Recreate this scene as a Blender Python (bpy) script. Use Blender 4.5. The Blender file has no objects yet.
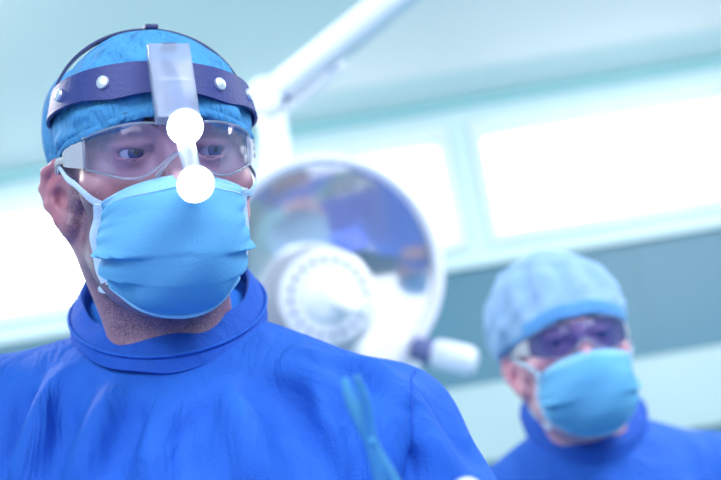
import bpy, bmesh, math, random
import numpy as np
from mathutils import Vector, Matrix

random.seed(7)
RNG = np.random.default_rng(5)
SC = bpy.context.scene
COL = SC.collection

# ------------------------------------------------------------------ camera
FPX = 1100.0
PIT, ROL = math.radians(15.0), math.radians(9.3)
CAM = np.array([0.0, 0.0, 1.30])
_F = np.array([0, math.cos(PIT), math.sin(PIT)])
_R = np.array([1.0, 0, 0])
_U = np.array([0, -math.sin(PIT), math.cos(PIT)])
CX = math.cos(ROL) * _R - math.sin(ROL) * _U
CY = math.sin(ROL) * _R + math.cos(ROL) * _U


def P(px, py, d):
    """the point of the place seen at (px, py) of the photograph, d metres ahead"""
    return CAM + d * (_F + (px - 360.5) / FPX * CX - (py - 240) / FPX * CY)


def PY(px, py, y):
    """the same, on the vertical plane y metres ahead"""
    v = _F + (px - 360.5) / FPX * CX - (py - 240) / FPX * CY
    return CAM + v * (y / v[1])


def rotm(yaw, pitch, roll):
    c, s = math.cos(yaw), math.sin(yaw)
    Z = np.array([[c, -s, 0], [s, c, 0], [0, 0, 1]])
    c, s = math.cos(pitch), math.sin(pitch)
    X = np.array([[1, 0, 0], [0, c, -s], [0, s, c]])
    c, s = math.cos(roll), math.sin(roll)
    Y = np.array([[c, 0, s], [0, 1, 0], [-s, 0, c]])
    return Z @ X @ Y


# ------------------------------------------------------------------ distance fields
def smin(a, b, k):
    h = np.maximum(k - np.abs(a - b), 0) / k
    return np.minimum(a, b) - h * h * k * 0.25


def smax(a, b, k):
    return -smin(-a, -b, k)


def ell(c, r, M=None):
    c = np.array(c, float)
    r = np.array(r, float)

    def f(x, y, z):
        x, y, z = x - c[0], y - c[1], z - c[2]
        if M is not None:
            x, y, z = (M[0, i] * x + M[1, i] * y + M[2, i] * z for i in range(3))
        k0 = np.sqrt((x / r[0]) ** 2 + (y / r[1]) ** 2 + (z / r[2]) ** 2)
        k1 = np.sqrt((x / r[0] ** 2) ** 2 + (y / r[1] ** 2) ** 2 + (z / r[2] ** 2) ** 2)
        return k0 * (k0 - 1) / np.maximum(k1, 1e-6)
    m = r.max()
    return f, c - m, c + m


def cone(a, b, ra, rb):
    a = np.array(a, float)
    b = np.array(b, float)
    ab = b - a
    L2 = float(ab @ ab) + 1e-12

    def f(x, y, z):
        t = np.clip(((x - a[0]) * ab[0] + (y - a[1]) * ab[1] + (z - a[2]) * ab[2]) / L2, 0, 1)
        return np.sqrt((x - a[0] - t * ab[0]) ** 2 + (y - a[1] - t * ab[1]) ** 2 + (z - a[2] - t * ab[2]) ** 2) - (ra + t * (rb - ra))
    m = max(ra, rb)
    return f, np.minimum(a, b) - m, np.maximum(a, b) + m


def mirror(prim):
    f, lo, hi = prim
    m = max(abs(lo[0]), abs(hi[0]))
    return (lambda x, y, z: f(-np.abs(x), y, z)), np.array([-m, lo[1], lo[2]]), np.array([m, hi[1], hi[2]])


def spline(pts, n, closed=False):
    """Catmull-Rom through pts"""
    p = np.asarray(pts, float)
    m = len(p)
    out = []
    tt = np.linspace(0, m if closed else m - 1, n, endpoint=not closed)
    g = (lambda i: p[i % m]) if closed else (lambda i: p[min(max(i, 0), m - 1)])
    for t in tt:
        i = int(math.floor(t))
        if not closed and i >= m - 1:
            i = m - 2
        f = t - i
        a, b, c, d = g(i - 1), g(i), g(i + 1), g(i + 2)
        out.append(.5 * (2 * b + (c - a) * f + (2 * a - 5 * b + 4 * c - d) * f * f + (3 * b - a - 3 * c + d) * f ** 3))
    return np.array(out)


class Field:
    def __init__(self, xs, ys, zs):
        self.ax = [np.asarray(a, np.float32) for a in (xs, ys, zs)]
        self.v = np.full([len(a) for a in self.ax], 0.06, np.float32)

    def op(self, prim, k=0.01, mode='+', pad=0.03):
        f, lo, hi = prim
        sl = []
        for a, l, h in zip(self.ax, lo, hi):
            i, j = np.searchsorted(a, l - pad), np.searchsorted(a, h + pad)
            if j <= i:
                return
            sl.append(slice(i, j))
        x, y, z = np.meshgrid(*(a[s] for a, s in zip(self.ax, sl)), indexing='ij', sparse=True)
        d = f(x, y, z)
        o = self.v[tuple(sl)]
        self.v[tuple(sl)] = smin(o, d, k) if mode == '+' else smax(o, -d, k) if mode == '-' else smax(o, d, k)

    def sample(self, p):
        i = []
        for a, c in zip(self.ax, p):
            k = int(np.clip(np.searchsorted(a, c) - 1, 0, len(a) - 2))
            i.append((k, float(np.clip((c - a[k]) / (a[k + 1] - a[k]), 0, 1))))
        r = 0.0
        for x in (0, 1):
            for y in (0, 1):
                for z in (0, 1):
                    r += self.v[i[0][0] + x, i[1][0] + y, i[2][0] + z] * (i[0][1] if x else 1 - i[0][1]) * (i[1][1] if y else 1 - i[1][1]) * (i[2][1] if z else 1 - i[2][1])
        return float(r)

    def snap(self, p, depth):
        """p moved along the field's slope to lie depth inside the surface"""
        p = np.array(p, float)
        for it in range(14):
            d = self.sample(p)
            h = .004
            gr = np.array([self.sample(p + h * e) - self.sample(p - h * e) for e in np.eye(3)])
            n = np.linalg.norm(gr)
            if n < 1e-7:
                break
            p -= gr / n * (d + depth) * .8
        return p

    def fold(self, pts, r, k, m, n=24, lift=.3):
        """a ridge ('+') or a furrow ('-') that runs along the surface and dies out at its ends"""
        q = [self.snap(p, 0) for p in spline(pts, n)]
        for i in range(n):
            e = math.sin(math.pi * (i + .5) / n) ** .5 
            dep = r * (1 - lift * 2 * e) if m == '+' else -r * (1 - lift * 2 * e)
            q[i] = self.snap(q[i], dep)
        segs = [cone(a, b, r, r) for a, b in zip(q[:-1], q[1:])]

        def f(x, y, z):
            d = segs[0][0](x, y, z)
            for sg in segs[1:]:
                d = np.minimum(d, sg[0](x, y, z))
            return d
        self.op((f, np.min([sg[1] for sg in segs], 0), np.max([sg[2] for sg in segs], 0)), k, m, .03)

    def blur(self, n=1):
        for it in range(n):
            for q in range(3):
                v = np.moveaxis(self.v, q, 0)
                w = v.copy()
                w[1:-1] = (v[:-2] + 2 * v[1:-1] + v[2:]) * .25
                self.v = np.ascontiguousarray(np.moveaxis(w, 0, q))

    def grid(self):
        return np.meshgrid(*self.ax, indexing='ij', sparse=True)

    def mesh(self):
        v = self.v
        s = v < 0
        n = [d - 1 for d in v.shape]
        cnt = np.zeros(n, np.int8)
        for dx in (0, 1):
            for dy in (0, 1):
                for dz in (0, 1):
                    cnt += s[dx:dx + n[0], dy:dy + n[1], dz:dz + n[2]]
        I = np.argwhere((cnt > 0) & (cnt < 8))
        idx = np.full(n, -1, np.int64)
        idx[tuple(I.T)] = np.arange(len(I))
        acc = np.zeros((len(I), 3))
        w = np.zeros(len(I))
        C = [(a, b, c) for a in (0, 1) for b in (0, 1) for c in (0, 1)]
        val = {c: v[I[:, 0] + c[0], I[:, 1] + c[1], I[:, 2] + c[2]] for c in C}
        pos = lambda c: np.stack([self.ax[q][I[:, q] + c[q]] for q in range(3)], 1).astype(float)
        for c in C:
            for q in range(3):
                if c[q] == 0:
                    e = tuple(1 if i == q else c[i] for i in range(3))
                    a, b = val[c], val[e]
                    m = (a < 0) != (b < 0)
                    t = (a / np.where(m, a - b, 1))[:, None]
                    pc, pe = pos(c), pos(e)
                    acc += np.where(m[:, None], pc + t * (pe - pc), 0)
                    w += m
        verts = acc / w[:, None]
        faces = []
        for q in range(3):
            a = np.moveaxis(s, q, 0)
            ch = a[:-1] != a[1:]
            r, t = [i for i in range(3) if i != q]
            E = np.argwhere(ch)
            full = np.zeros((len(E), 3), int)
            full[:, q], full[:, r], full[:, t] = E[:, 0], E[:, 1], E[:, 2]
            ok = (full[:, r] > 0) & (full[:, t] > 0) & (full[:, r] < v.shape[r] - 1) & (full[:, t] < v.shape[t] - 1)
            full = full[ok]
            ins = s[tuple(full.T)]
            quad = []
            for dr, dt in ((0, 0), (-1, 0), (-1, -1), (0, -1)):
                g = full.copy()
                g[:, r] += dr
                g[:, t] += dt
                quad.append(idx[tuple(g.T)])
            quad = np.stack(quad, 1)
            flip = ins if q == 1 else ~ins
            quad[flip] = quad[flip][:, ::-1]
            faces.append(quad)
        return verts, np.concatenate(faces)


def to_mesh(name, verts, faces, smooth=True):
    me = bpy.data.meshes.new(name)
    verts = np.asarray(verts, float)
    faces = np.asarray(faces)
    me.vertices.add(len(verts))
    me.vertices.foreach_set('co', verts.ravel())
    k = faces.shape[1]
    me.loops.add(faces.size)
    me.loops.foreach_set('vertex_index', faces.ravel().astype(np.int32))
    me.polygons.add(len(faces))
    me.polygons.foreach_set('loop_start', np.arange(0, faces.size, k, dtype=np.int32))
    me.update(calc_edges=True)
    me.validate()
    if smooth:
        me.polygons.foreach_set('use_smooth', np.ones(len(me.polygons), bool))
    return me


def span(*parts):
    """axis samples: span((a, b, step), (b, c, step), ...)"""
    out = []
    for a, b, st in parts:
        out += list(np.arange(a, b - st * 0.3, st))
    out.append(parts[-1][1])
    return out


# ------------------------------------------------------------------ head (faces -Y, ears on X, origin between the ears)
def head_prims():
    p = []
    A = lambda prim, k, m='+', pad=0.03: p.append((prim, k, m, pad))
    A(ell((0, .016, .053), (.077, .098, .0775)), .01)
    A(ell((0, -.028, .042), (.066, .070, .064)), .03)
    A(ell((0, -.030, -.025), (.063, .063, .078)), .03)
    A(mirror(cone((-.047, -.004, -.058), (-.019, -.070, -.092), .016, .015)), .03)
    A(ell((0, -.040, -.065), (.050, .048, .042)), .03)
    A(ell((0, -.080, -.092), (.022, .018, .017)), .02)
    A(mirror(ell((-.048, -.060, -.006), (.021, .020, .016))), .025)
    A(mirror(cone((-.012, -.095, .041), (-.046, -.076, .045), .009, .009)), .018)
    A(mirror(ell((-.032, -.101, .021), (.020, .017, .0135))), .014, '-')
    A(cone((0, -.094, .028), (0, -.119, -.012), .0065, .011), .014)
    A(ell((0, -.118, -.016), (.0125, .012, .011)), .01)
    A(mirror(ell((-.0125, -.106, -.019), (.008, .011, .009))), .008)
    A(cone((-.017, -.097, -.048), (.017, -.097, -.048), .006, .006), .012)
    A(cone((-.015, -.097, -.057), (.015, -.097, -.057), .007, .007), .010)
    A(cone((-.022, -.105, -.0525), (.022, -.105, -.0525), .002, .002), .004, '-')
    # lids and eye openings
    A(mirror(ell((-.032, -.0775, .021), (.0155, .0150, .0145))), .006)
    A(mirror(ell((-.032, -.095, .0205), (.0138, .0125, .0046))), .002, '-')
    A(mirror(ell((-.032, -.0775, .021), (.0126, .0126, .0126))), .001, '-')
    A(mirror(cone((-.019, -.0925, .0275), (-.046, -.083, .0270), .0026, .0032)), .006)
    # ears
    for sd, out in ((-1, .66), (1, .38)):
        E = lambda u, w, o=0.0: (sd * (.068 + u * out + o), .004 + u * .72, w * .76 - .006)
        tilt = rotm(-sd * math.atan2(out, .72), 0, 0)
        A(ell(E(.010, .002, -.004), (.0085, .016, .021), tilt), .008)
        A(ell(E(.016, .002, .001), (.0050, .0165, .0250), tilt), .005)
        A(ell(E(.0115, -.002, .0085), (.0062, .0085, .0095), tilt), .005, '-')
        hx = [(-.002, .006), (-.005, .020), (.004, .034), (.018, .039), (.031, .031), (.035, .012), (.030, -.008), (.018, -.025), (.007, -.034)]
        for (a, b), (c, d) in zip(hx[:-1], hx[1:]):
            A(cone(E(a, b, .004), E(c, d, .004), .0040, .0040), .004, '+', .015)
        A(ell(E(.008, -.033, .002), (.0055, .0085, .008)), .006)
        for (a, b), (c, d) in zip([(.010, .022), (.022, .011), (.022, -.006)], [(.022, .011), (.022, -.006), (.012, -.020)]):
            A(cone(E(a, b, .005), E(c, d, .005), .0028, .0028), .004, '+', .015)
        A(ell(E(-.004, -.006, .004), (.004, .005, .007)), .005)
    return p


HEAD = head_prims()


def head_sdf(x, y, z):
    d = np.full(np.broadcast(x, y, z).shape, 1.0)
    for (f, lo, hi), k, m, pad in HEAD:
        e = f(x, y, z)
        d = smin(d, e, k) if m == '+' else smax(d, -e, k)
    return d


def skull_sdf(x, y, z):
    """the head without eyes and ears, for things that fit round it"""
    d = np.full(np.broadcast(x, y, z).shape, 1.0)
    for (f, lo, hi), k, m, pad in HEAD[:8] + HEAD[9:11]:
        e = f(x, y, z)
        d = smin(d, e, k) if m == '+' else smax(d, -e, k)
    return d


def on_head(px, py, H, off, fn=skull_sdf):
    """head-frame point where the sight line through (px, py) first comes within off of the head"""
    R, O = H
    o = R.T @ (CAM - O)
    v = P(px, py, 1.0) - CAM
    v = R.T @ (v / np.linalg.norm(v))
    t = 0.5
    best = (9, None)
    for i in range(150):
        q = o + v * t
        d = float(fn(*(np.array([c]) for c in q))[0]) - off
        if d < best[0]:
            best = (d, q)
        if d < 1e-4:
            return q, d
        t += max(d * .7, 2e-4)
        if t > 3:
            break
    return best[1], best[0]


# ------------------------------------------------------------------ materials
def lin(c):
    return tuple(((v / 12.92) if v <= .04045 else ((v + .055) / 1.055) ** 2.4) for v in (c[0] / 255, c[1] / 255, c[2] / 255)) + (1.0,)


class NT:
    def __init__(self, name):
        self.m = bpy.data.materials.new(name)
        self.m.use_nodes = True
        self.t = self.m.node_tree
        self.t.nodes.clear()
        self.out = self.n('ShaderNodeOutputMaterial')

    def n(self, typ, **kw):
        nd = self.t.nodes.new(typ)
        for k, v in kw.items():
            if k in nd.inputs:
                nd.inputs[k].default_value = v
            else:
                setattr(nd, k, v)
        return nd

    def l(self, a, b):
        self.t.links.new(a, b)


def mat(name, rgb, rough=.5, metal=0.0, var=0.0, scale=20.0, bump=0.0, bscale=60.0, spec=.5, sss=0.0, sheen=0.0, coat=0.0, trans=0.0, stretch=(1, 1, 1), alpha=1.0, wrinkle=0.0, wscale=12.0):
    q = NT(name)
    b = q.n('ShaderNodeBsdfPrincipled')
    b.inputs['Base Color'].default_value = lin(rgb)
    b.inputs['Roughness'].default_value = rough
    b.inputs['Metallic'].default_value = metal
    b.inputs['Specular IOR Level'].default_value = spec
    b.inputs['Sheen Weight'].default_value = sheen
    b.inputs['Coat Weight'].default_value = coat
    b.inputs['Transmission Weight'].default_value = trans
    b.inputs['Alpha'].default_value = alpha
    if sss:
        b.inputs['Subsurface Weight'].default_value = sss
        b.inputs['Subsurface Radius'].default_value = (.008, .004, .003)
        b.inputs['Subsurface Scale'].default_value = 1.0
    tc = q.n('ShaderNodeTexCoord')
    mp = q.n('ShaderNodeMapping')
    mp.inputs['Scale'].default_value = stretch
    q.l(tc.outputs['Object'], mp.inputs['Vector'])
    if var:
        nz = q.n('ShaderNodeTexNoise', Scale=scale, Detail=4.0)
        q.l(mp.outputs[0], nz.inputs['Vector'])
        mr = q.n('ShaderNodeMapRange')
        mr.inputs['To Min'].default_value = 1 - var
        mr.inputs['To Max'].default_value = 1 + var
        q.l(nz.outputs['Fac'], mr.inputs['Value'])
        mx = q.n('ShaderNodeMix', data_type='RGBA', blend_type='MULTIPLY')
        mx.inputs['Factor'].default_value = 1
        mx.inputs[6].default_value = lin(rgb)
        q.l(mr.outputs[0], mx.inputs[7])
        q.l(mx.outputs[2], b.inputs['Base Color'])
    if bump:
        nb = q.n('ShaderNodeTexNoise', Scale=bscale, Detail=5.0)
        q.l(mp.outputs[0], nb.inputs['Vector'])
        bp = q.n('ShaderNodeBump')
        bp.inputs['Strength'].default_value = bump
        bp.inputs['Distance'].default_value = .004
        q.l(nb.outputs['Fac'], bp.inputs['Height'])
        q.l(bp.outputs[0], b.inputs['Normal'])
        if wrinkle:
            m3 = q.n('ShaderNodeMapping')
            m3.inputs['Scale'].default_value = (1.0, 1.0, .45)
            m3.inputs['Rotation'].default_value = (0, .5, 0)
            q.l(tc.outputs['Object'], m3.inputs['Vector'])
            n3 = q.n('ShaderNodeTexNoise', Scale=wscale, Detail=3.0, Roughness=.55, Distortion=1.6)
            q.l(m3.outputs[0], n3.inputs['Vector'])
            b3 = q.n('ShaderNodeBump', Strength=wrinkle, Distance=.03)
            q.l(n3.outputs['Fac'], b3.inputs['Height'])
            q.l(b3.outputs[0], bp.inputs['Normal'])
    q.l(b.outputs[0], q.out.inputs[0])
    return q.m


def emit(name, rgb, s):
    q = NT(name)
    e = q.n('ShaderNodeEmission', Strength=s)
    e.inputs['Color'].default_value = lin(rgb)
    q.l(e.outputs[0], q.out.inputs[0])
    return q.m


def clear(name, rgb, white=.06, gloss=1.0, rough=.03, tint=(250, 251, 255)):
    """thin clear plastic: see-through, with a Fresnel sheen and a little milkiness"""
    q = NT(name)
    t = q.n('ShaderNodeBsdfTransparent')
    t.inputs['Color'].default_value = lin(tint)
    g = q.n('ShaderNodeBsdfGlossy', Roughness=rough)
    d = q.n('ShaderNodeBsdfTranslucent')
    d.inputs['Color'].default_value = lin(rgb)
    d2 = q.n('ShaderNodeBsdfDiffuse')
    d2.inputs['Color'].default_value = lin(rgb)
    ad = q.n('ShaderNodeMixShader', Fac=.5)
    q.l(d.outputs[0], ad.inputs[1])
    q.l(d2.outputs[0], ad.inputs[2])
    m1 = q.n('ShaderNodeMixShader', Fac=white)
    q.l(t.outputs[0], m1.inputs[1])
    q.l(ad.outputs[0], m1.inputs[2])
    fr = q.n('ShaderNodeFresnel', IOR=1.45)
    ml = q.n('ShaderNodeMath', operation='MULTIPLY')
    ml.inputs[1].default_value = gloss
    q.l(fr.outputs[0], ml.inputs[0])
    m2 = q.n('ShaderNodeMixShader')
    q.l(ml.outputs[0], m2.inputs[0])
    q.l(m1.outputs[0], m2.inputs[1])
    q.l(g.outputs[0], m2.inputs[2])
    q.l(m2.outputs[0], q.out.inputs[0])
    return q.m


def skin(name, rgb, stub_rgb):
    q = NT(name)
    b = q.n('ShaderNodeBsdfPrincipled', Roughness=.42)
    b.inputs['Subsurface Weight'].default_value = .25
    b.inputs['Subsurface Radius'].default_value = (.009, .004, .003)
    b.inputs['Subsurface Scale'].default_value = .6
    tc = q.n('ShaderNodeTexCoord')
    nz = q.n('ShaderNodeTexNoise', Scale=28.0, Detail=5.0)
    q.l(tc.outputs['Object'], nz.inputs['Vector'])
    cr = q.n('ShaderNodeValToRGB')
    cr.color_ramp.elements[0].position = .3
    cr.color_ramp.elements[1].position = .7
    cr.color_ramp.elements[0].color = lin(tuple(v * k for v, k in zip(rgb, (.93, .86, .90))))
    cr.color_ramp.elements[1].color = lin(tuple(min(255, v * 1.05) for v in rgb))
    q.l(nz.outputs['Fac'], cr.inputs[0])
    at = q.n('ShaderNodeAttribute', attribute_name='stubble')
    n2 = q.n('ShaderNodeTexNoise', Scale=900.0, Detail=1.0)
    q.l(tc.outputs['Object'], n2.inputs['Vector'])
    mr = q.n('ShaderNodeMapRange')
    mr.inputs['From Min'].default_value = .40
    mr.inputs['From Max'].default_value = .60
    mr.inputs['To Min'].default_value = .35
    mr.inputs['To Max'].default_value = 1.0
    q.l(n2.outputs['Fac'], mr.inputs['Value'])
    mu = q.n('ShaderNodeMath', operation='MULTIPLY')
    q.l(at.outputs['Fac'], mu.inputs[0])
    q.l(mr.outputs[0], mu.inputs[1])
    mx = q.n('ShaderNodeMix', data_type='RGBA')
    q.l(mu.outputs[0], mx.inputs['Factor'])
    q.l(cr.outputs[0], mx.inputs[6])
    mx.inputs[7].default_value = lin(stub_rgb)
    at2 = q.n('ShaderNodeAttribute', attribute_name='flush')
    mx2 = q.n('ShaderNodeMix', data_type='RGBA')
    q.l(at2.outputs['Fac'], mx2.inputs['Factor'])
    q.l(mx.outputs[2], mx2.inputs[6])
    mx2.inputs[7].default_value = lin((rgb[0] * 1.0, rgb[1] * .62, rgb[2] * .72))
    q.l(mx2.outputs[2], b.inputs['Base Color'])
    n3 = q.n('ShaderNodeTexNoise', Scale=420.0, Detail=3.0)
    q.l(tc.outputs['Object'], n3.inputs['Vector'])
    bp = q.n('ShaderNodeBump', Strength=.18, Distance=.001)
    q.l(n3.outputs['Fac'], bp.inputs['Height'])
    q.l(bp.outputs[0], b.inputs['Normal'])
    q.l(b.outputs[0], q.out.inputs[0])
    return q.m


# ------------------------------------------------------------------ object helpers
def tag(o, label=None, cat=None, group=None, kind=None):
    for k, v in (('label', label), ('category', cat), ('group', group), ('kind', kind)):
        if v:
            o[k] = v
    return o


def world_loc(o):
    p = np.zeros(3)
    while o is not None:
        p += np.array(o.location)
        o = o.parent
    return p


def empty(name, loc, label=None, cat=None, group=None):
    o = bpy.data.objects.new(name, None)
    o.empty_display_size = .05
    o.location = tuple(loc)
    COL.objects.link(o)
    return tag(o, label, cat, group)


def obj(name, me, mats, parent=None, loc=None):
    """link a mesh whose vertices are in world metres; its own origin goes to loc (top level) or stays on its parent's"""
    base = world_loc(parent) if parent is not None else np.array(loc if loc is not None else (0, 0, 0), float)
    n = len(me.vertices)
    co = np.empty(n * 3)
    me.vertices.foreach_get('co', co)
    me.vertices.foreach_set('co', (co.reshape(-1, 3) - base).ravel())
    me.update()
    for m in (mats if isinstance(mats, (list, tuple)) else [mats]):
        me.materials.append(m)
    o = bpy.data.objects.new(name, me)
    COL.objects.link(o)
    if parent is not None:
        o.parent = parent
    elif loc is not None:
        o.location = tuple(loc)
    return o


def from_bm(name, bm, smooth=True, angle=None):
    bmesh.ops.recalc_face_normals(bm, faces=bm.faces)
    me = bpy.data.meshes.new(name)
    bm.to_mesh(me)
    bm.free()
    if smooth:
        me.polygons.foreach_set('use_smooth', np.ones(len(me.polygons), bool))
        if angle is not None:
            me.set_sharp_from_angle(angle=math.radians(angle))
    return me


def sheet(name, G, thick, close_u=False, holes=None):
    """a solid sheet from a grid of points G[u, v]; holes(u, v) drops a cell"""
    G = np.asarray(G, float)
    nu, nv = G.shape[:2]
    bm = bmesh.new()
    V = [[bm.verts.new(G[i, j]) for j in range(nv)] for i in range(nu)]
    for i in range(nu if close_u else nu - 1):
        for j in range(nv - 1):
            if holes and holes(i, j):
                continue
            a = (i + 1) % nu
            bm.faces.new((V[i][j], V[a][j], V[a][j + 1], V[i][j + 1]))
    bmesh.ops.delete(bm, geom=[v for v in bm.verts if not v.link_faces], context='VERTS')
    bm.normal_update()
    bmesh.ops.solidify(bm, geom=list(bm.faces), thickness=thick)
    return from_bm(name, bm, True, 50)


def frames(path, up=None, closed=False):
    p = np.asarray(path, float)
    n = len(p)
    if closed:
        t = np.roll(p, -1, 0) - np.roll(p, 1, 0)
    else:
        t = np.gradient(p, axis=0)
    t /= np.linalg.norm(t, axis=1)[:, None] + 1e-12
    if up is not None:
        u = np.broadcast_to(np.asarray(up, float), (n, 3)).copy()
        u -= (u * t).sum(1)[:, None] * t
    else:
        u = np.zeros((n, 3))
        a = np.array([0, 0, 1.]) if abs(t[0][2]) < .9 else np.array([1., 0, 0])
        u[0] = a - (a @ t[0]) * t[0]
        for i in range(1, n):
            u[i] = u[i - 1] - (u[i - 1] @ t[i]) * t[i]
    u /= np.linalg.norm(u, axis=1)[:, None] + 1e-12
    return p, t, u, np.cross(t, u)


def sweep(name, path, rx, ry=None, up=None, closed=False, segs=12, power=2.0, bm=None):
    """tube along a path: half-widths rx across and ry along 'up'; power > 2 squares the profile"""
    p, t, u, s = frames(path, up, closed)
    n = len(p)
    rx = np.broadcast_to(np.asarray(rx, float), n)
    ry = rx if ry is None else np.broadcast_to(np.asarray(ry, float), n)
    own = bm is None
    bm = bm or bmesh.new()
    rings = []
    for i in range(n):
        ring = []
        for k in range(segs):
            a = 2 * math.pi * (k + .5) / segs
            c, d = math.cos(a), math.sin(a)
            c, d = (math.copysign(abs(q) ** (2 / power), q) for q in (c, d))
            ring.append(bm.verts.new(p[i] + s[i] * (c * rx[i]) + u[i] * (d * ry[i])))
        rings.append(ring)
    for i in range(n if closed else n - 1):
        A, B = rings[i], rings[(i + 1) % n]
        for k in range(segs):
            bm.faces.new((A[k], A[(k + 1) % segs], B[(k + 1) % segs], B[k]))
    if not closed:
        bm.faces.new(rings[0][::-1])
        bm.faces.new(rings[-1])
    return from_bm(name, bm, True, 50) if own else bm


def lathe(name, prof, center, axis, segs=48, bm=None):
    """turn (radius, height) pairs round an axis"""
    c = np.array(center, float)
    w = np.array(axis, float)
    w /= np.linalg.norm(w)
    a = np.array([0, 0, 1.]) if abs(w[2]) < .9 else np.array([1., 0, 0])
    u = np.cross(a, w)
    u /= np.linalg.norm(u)
    v = np.cross(w, u)
    own = bm is None
    bm = bm or bmesh.new()
    rings = []
    for r, h in prof:
        if r < 1e-6:
            rings.append([bm.verts.new(c + w * h)])
        else:
            rings.append([bm.verts.new(c + w * h + r * (u * math.cos(2 * math.pi * k / segs) + v * math.sin(2 * math.pi * k / segs))) for k in range(segs)])
    for A, B in zip(rings[:-1], rings[1:]):
        for k in range(segs):
            q = (k + 1) % segs
            if len(A) == 1 and len(B) == 1:
                continue
            if len(A) == 1:
                bm.faces.new((A[0], B[k], B[q]))
            elif len(B) == 1:
                bm.faces.new((A[k], A[q], B[0]))
            else:
                bm.faces.new((A[k], A[q], B[q], B[k]))
    return from_bm(name, bm, True, 35) if own else bm


def box(name, center, half, M=None, bevel=0.0, seg=2, bm=None):
    own = bm is None
    b2 = bmesh.new()
    bmesh.ops.create_cube(b2, size=2)
    for v in b2.verts:
        q = np.array(v.co) * np.array(half)
        v.co = q
    if bevel:
        bmesh.ops.bevel(b2, geom=list(b2.edges), offset=bevel, segments=seg, profile=.5, affect='EDGES')
    M = np.eye(3) if M is None else M
    for v in b2.verts:
        v.co = M @ np.array(v.co) + np.array(center)
    if own:
        return from_bm(name, b2, True, 35)
    me = bpy.data.meshes.new('tmp')
    b2.to_mesh(me)
    b2.free()
    bm.from_mesh(me)
    bpy.data.meshes.remove(me)
    return bm


def prism(name, outline, M, center, depth, bevel=0.0):
    """a flat outline [(x, z)] pushed to a thickness along y, then turned by M and set at center"""
    bm = bmesh.new()
    f = bm.faces.new([bm.verts.new((x, -depth / 2, z)) for x, z in outline])
    r = bmesh.ops.extrude_face_region(bm, geom=[f])
    for v in [g for g in r['geom'] if isinstance(g, bmesh.types.BMVert)]:
        v.co.y += depth
    if bevel:
        bmesh.ops.bevel(bm, geom=list(bm.edges), offset=bevel, segments=2, profile=.5, affect='EDGES')
    for v in bm.verts:
        v.co = M @ np.array(v.co) + np.array(center)
    return from_bm(name, bm, True, 35)


# ------------------------------------------------------------------ materials in use
M_SKIN = skin('skin_weathered', (180, 143, 154), (72, 62, 92))
M_SKIN2 = skin('skin_fair', (214, 172, 184), (150, 120, 140))
M_GOWN = mat('gown_cotton', (34, 96, 196), .75, var=.10, scale=30, bump=.25, bscale=420, spec=.25, wrinkle=.38, wscale=14)
M_COLLAR = mat('collar_cotton', (30, 86, 186), .75, var=.10, scale=40, bump=.3, bscale=420, spec=.25, wrinkle=.2, wscale=22)
M_SHIRT = mat('undershirt_cotton', (40, 112, 208), .8, var=.08, scale=40, bump=.2, bscale=300, spec=.2)
M_CAP = mat('cap_cloth', (68, 140, 194), .8, var=.14, scale=45, bump=.35, bscale=160, spec=.2, wrinkle=.75, wscale=20)
M_CAP2 = mat('bouffant_cloth', (138, 172, 208), .8, var=.12, scale=30, bump=.3, bscale=90, spec=.2)
M_CAPB = mat('bouffant_band', (96, 156, 212), .8, var=.1, scale=40, bump=.3, bscale=120, spec=.2)
M_MASK = mat('mask_blue', (98, 168, 212), .8, var=.05, scale=60, bump=.15, bscale=500, spec=.2)
M_MASKW = mat('mask_white_binding', (205, 228, 246), .8, var=.04, scale=200, bump=.5, bscale=700, spec=.2)
M_MASKH = mat('mask_hem', (132, 190, 228), .8, var=.05, scale=60, bump=.2, bscale=500, spec=.2)
M_GLOVE = mat('glove_latex', (226, 232, 240), .45, var=.04, scale=60, sss=.1)
M_SHOE = mat('clog_rubber', (225, 230, 235), .5)
M_TROUSER = mat('trouser_cotton', (24, 70, 190), .8, var=.08, scale=30)
M_EYEW = mat('eye_white', (176, 178, 200), .15, coat=.6)
M_IRIS = mat('eye_iris', (52, 70, 110), .2, var=.25, scale=900, coat=.6)
M_PUPIL = mat('eye_pupil', (10, 10, 16), .1, coat=.8)
M_BROW = mat('brow_hair', (62, 50, 62), .6)
M_LENS = clear('goggle_lens', (190, 200, 240), .03, .25, .04, (244, 245, 254))
M_LENS2 = clear('goggle_lens_bluish', (120, 140, 220), .10, .35, .04, (206, 211, 238))  # blue tint stands in for the shade over the eyes behind it
M_RIM = clear('goggle_rim', (225, 236, 250), .30, .8, .12)
M_SHIELD = clear('goggle_shield', (246, 250, 254), .74, .7, .15)
M_BAND = mat('headband_leather', (48, 58, 124), .5, var=.10, scale=60, bump=.15, bscale=300, spec=.4)
M_STUD = mat('snap_metal', (222, 228, 236), .28, metal=.55, var=.04, scale=80)
M_STRAP = mat('strap_plastic', (40, 48, 100), .45, spec=.5)
M_CLEARBOX = clear('lamp_housing_plastic', (218, 230, 248), .36, .6, .16)
M_CLEARBAR = clear('lamp_bar_plastic', (225, 236, 250), .30, .8, .10)
M_INNER = mat('lamp_switch_plastic', (150, 170, 205), .4, spec=.5)
M_BULB = emit('lamp_lens_lit', (248, 250, 255), 30.0)
M_BEZEL = mat('lamp_bezel', (225, 230, 240), .25, spec=.6)


# ------------------------------------------------------------------ people
def loc_to_world(H, p):
    return np.asarray(p, float) @ H[0].T + H[1]


def world_to_loc(H, p):
    return (np.asarray(p, float) - H[1]) @ H[0]


def sm01(x, a, b):
    t = np.clip((x - a) / (b - a), 0, 1)
    return t * t * (3 - 2 * t)


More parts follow.
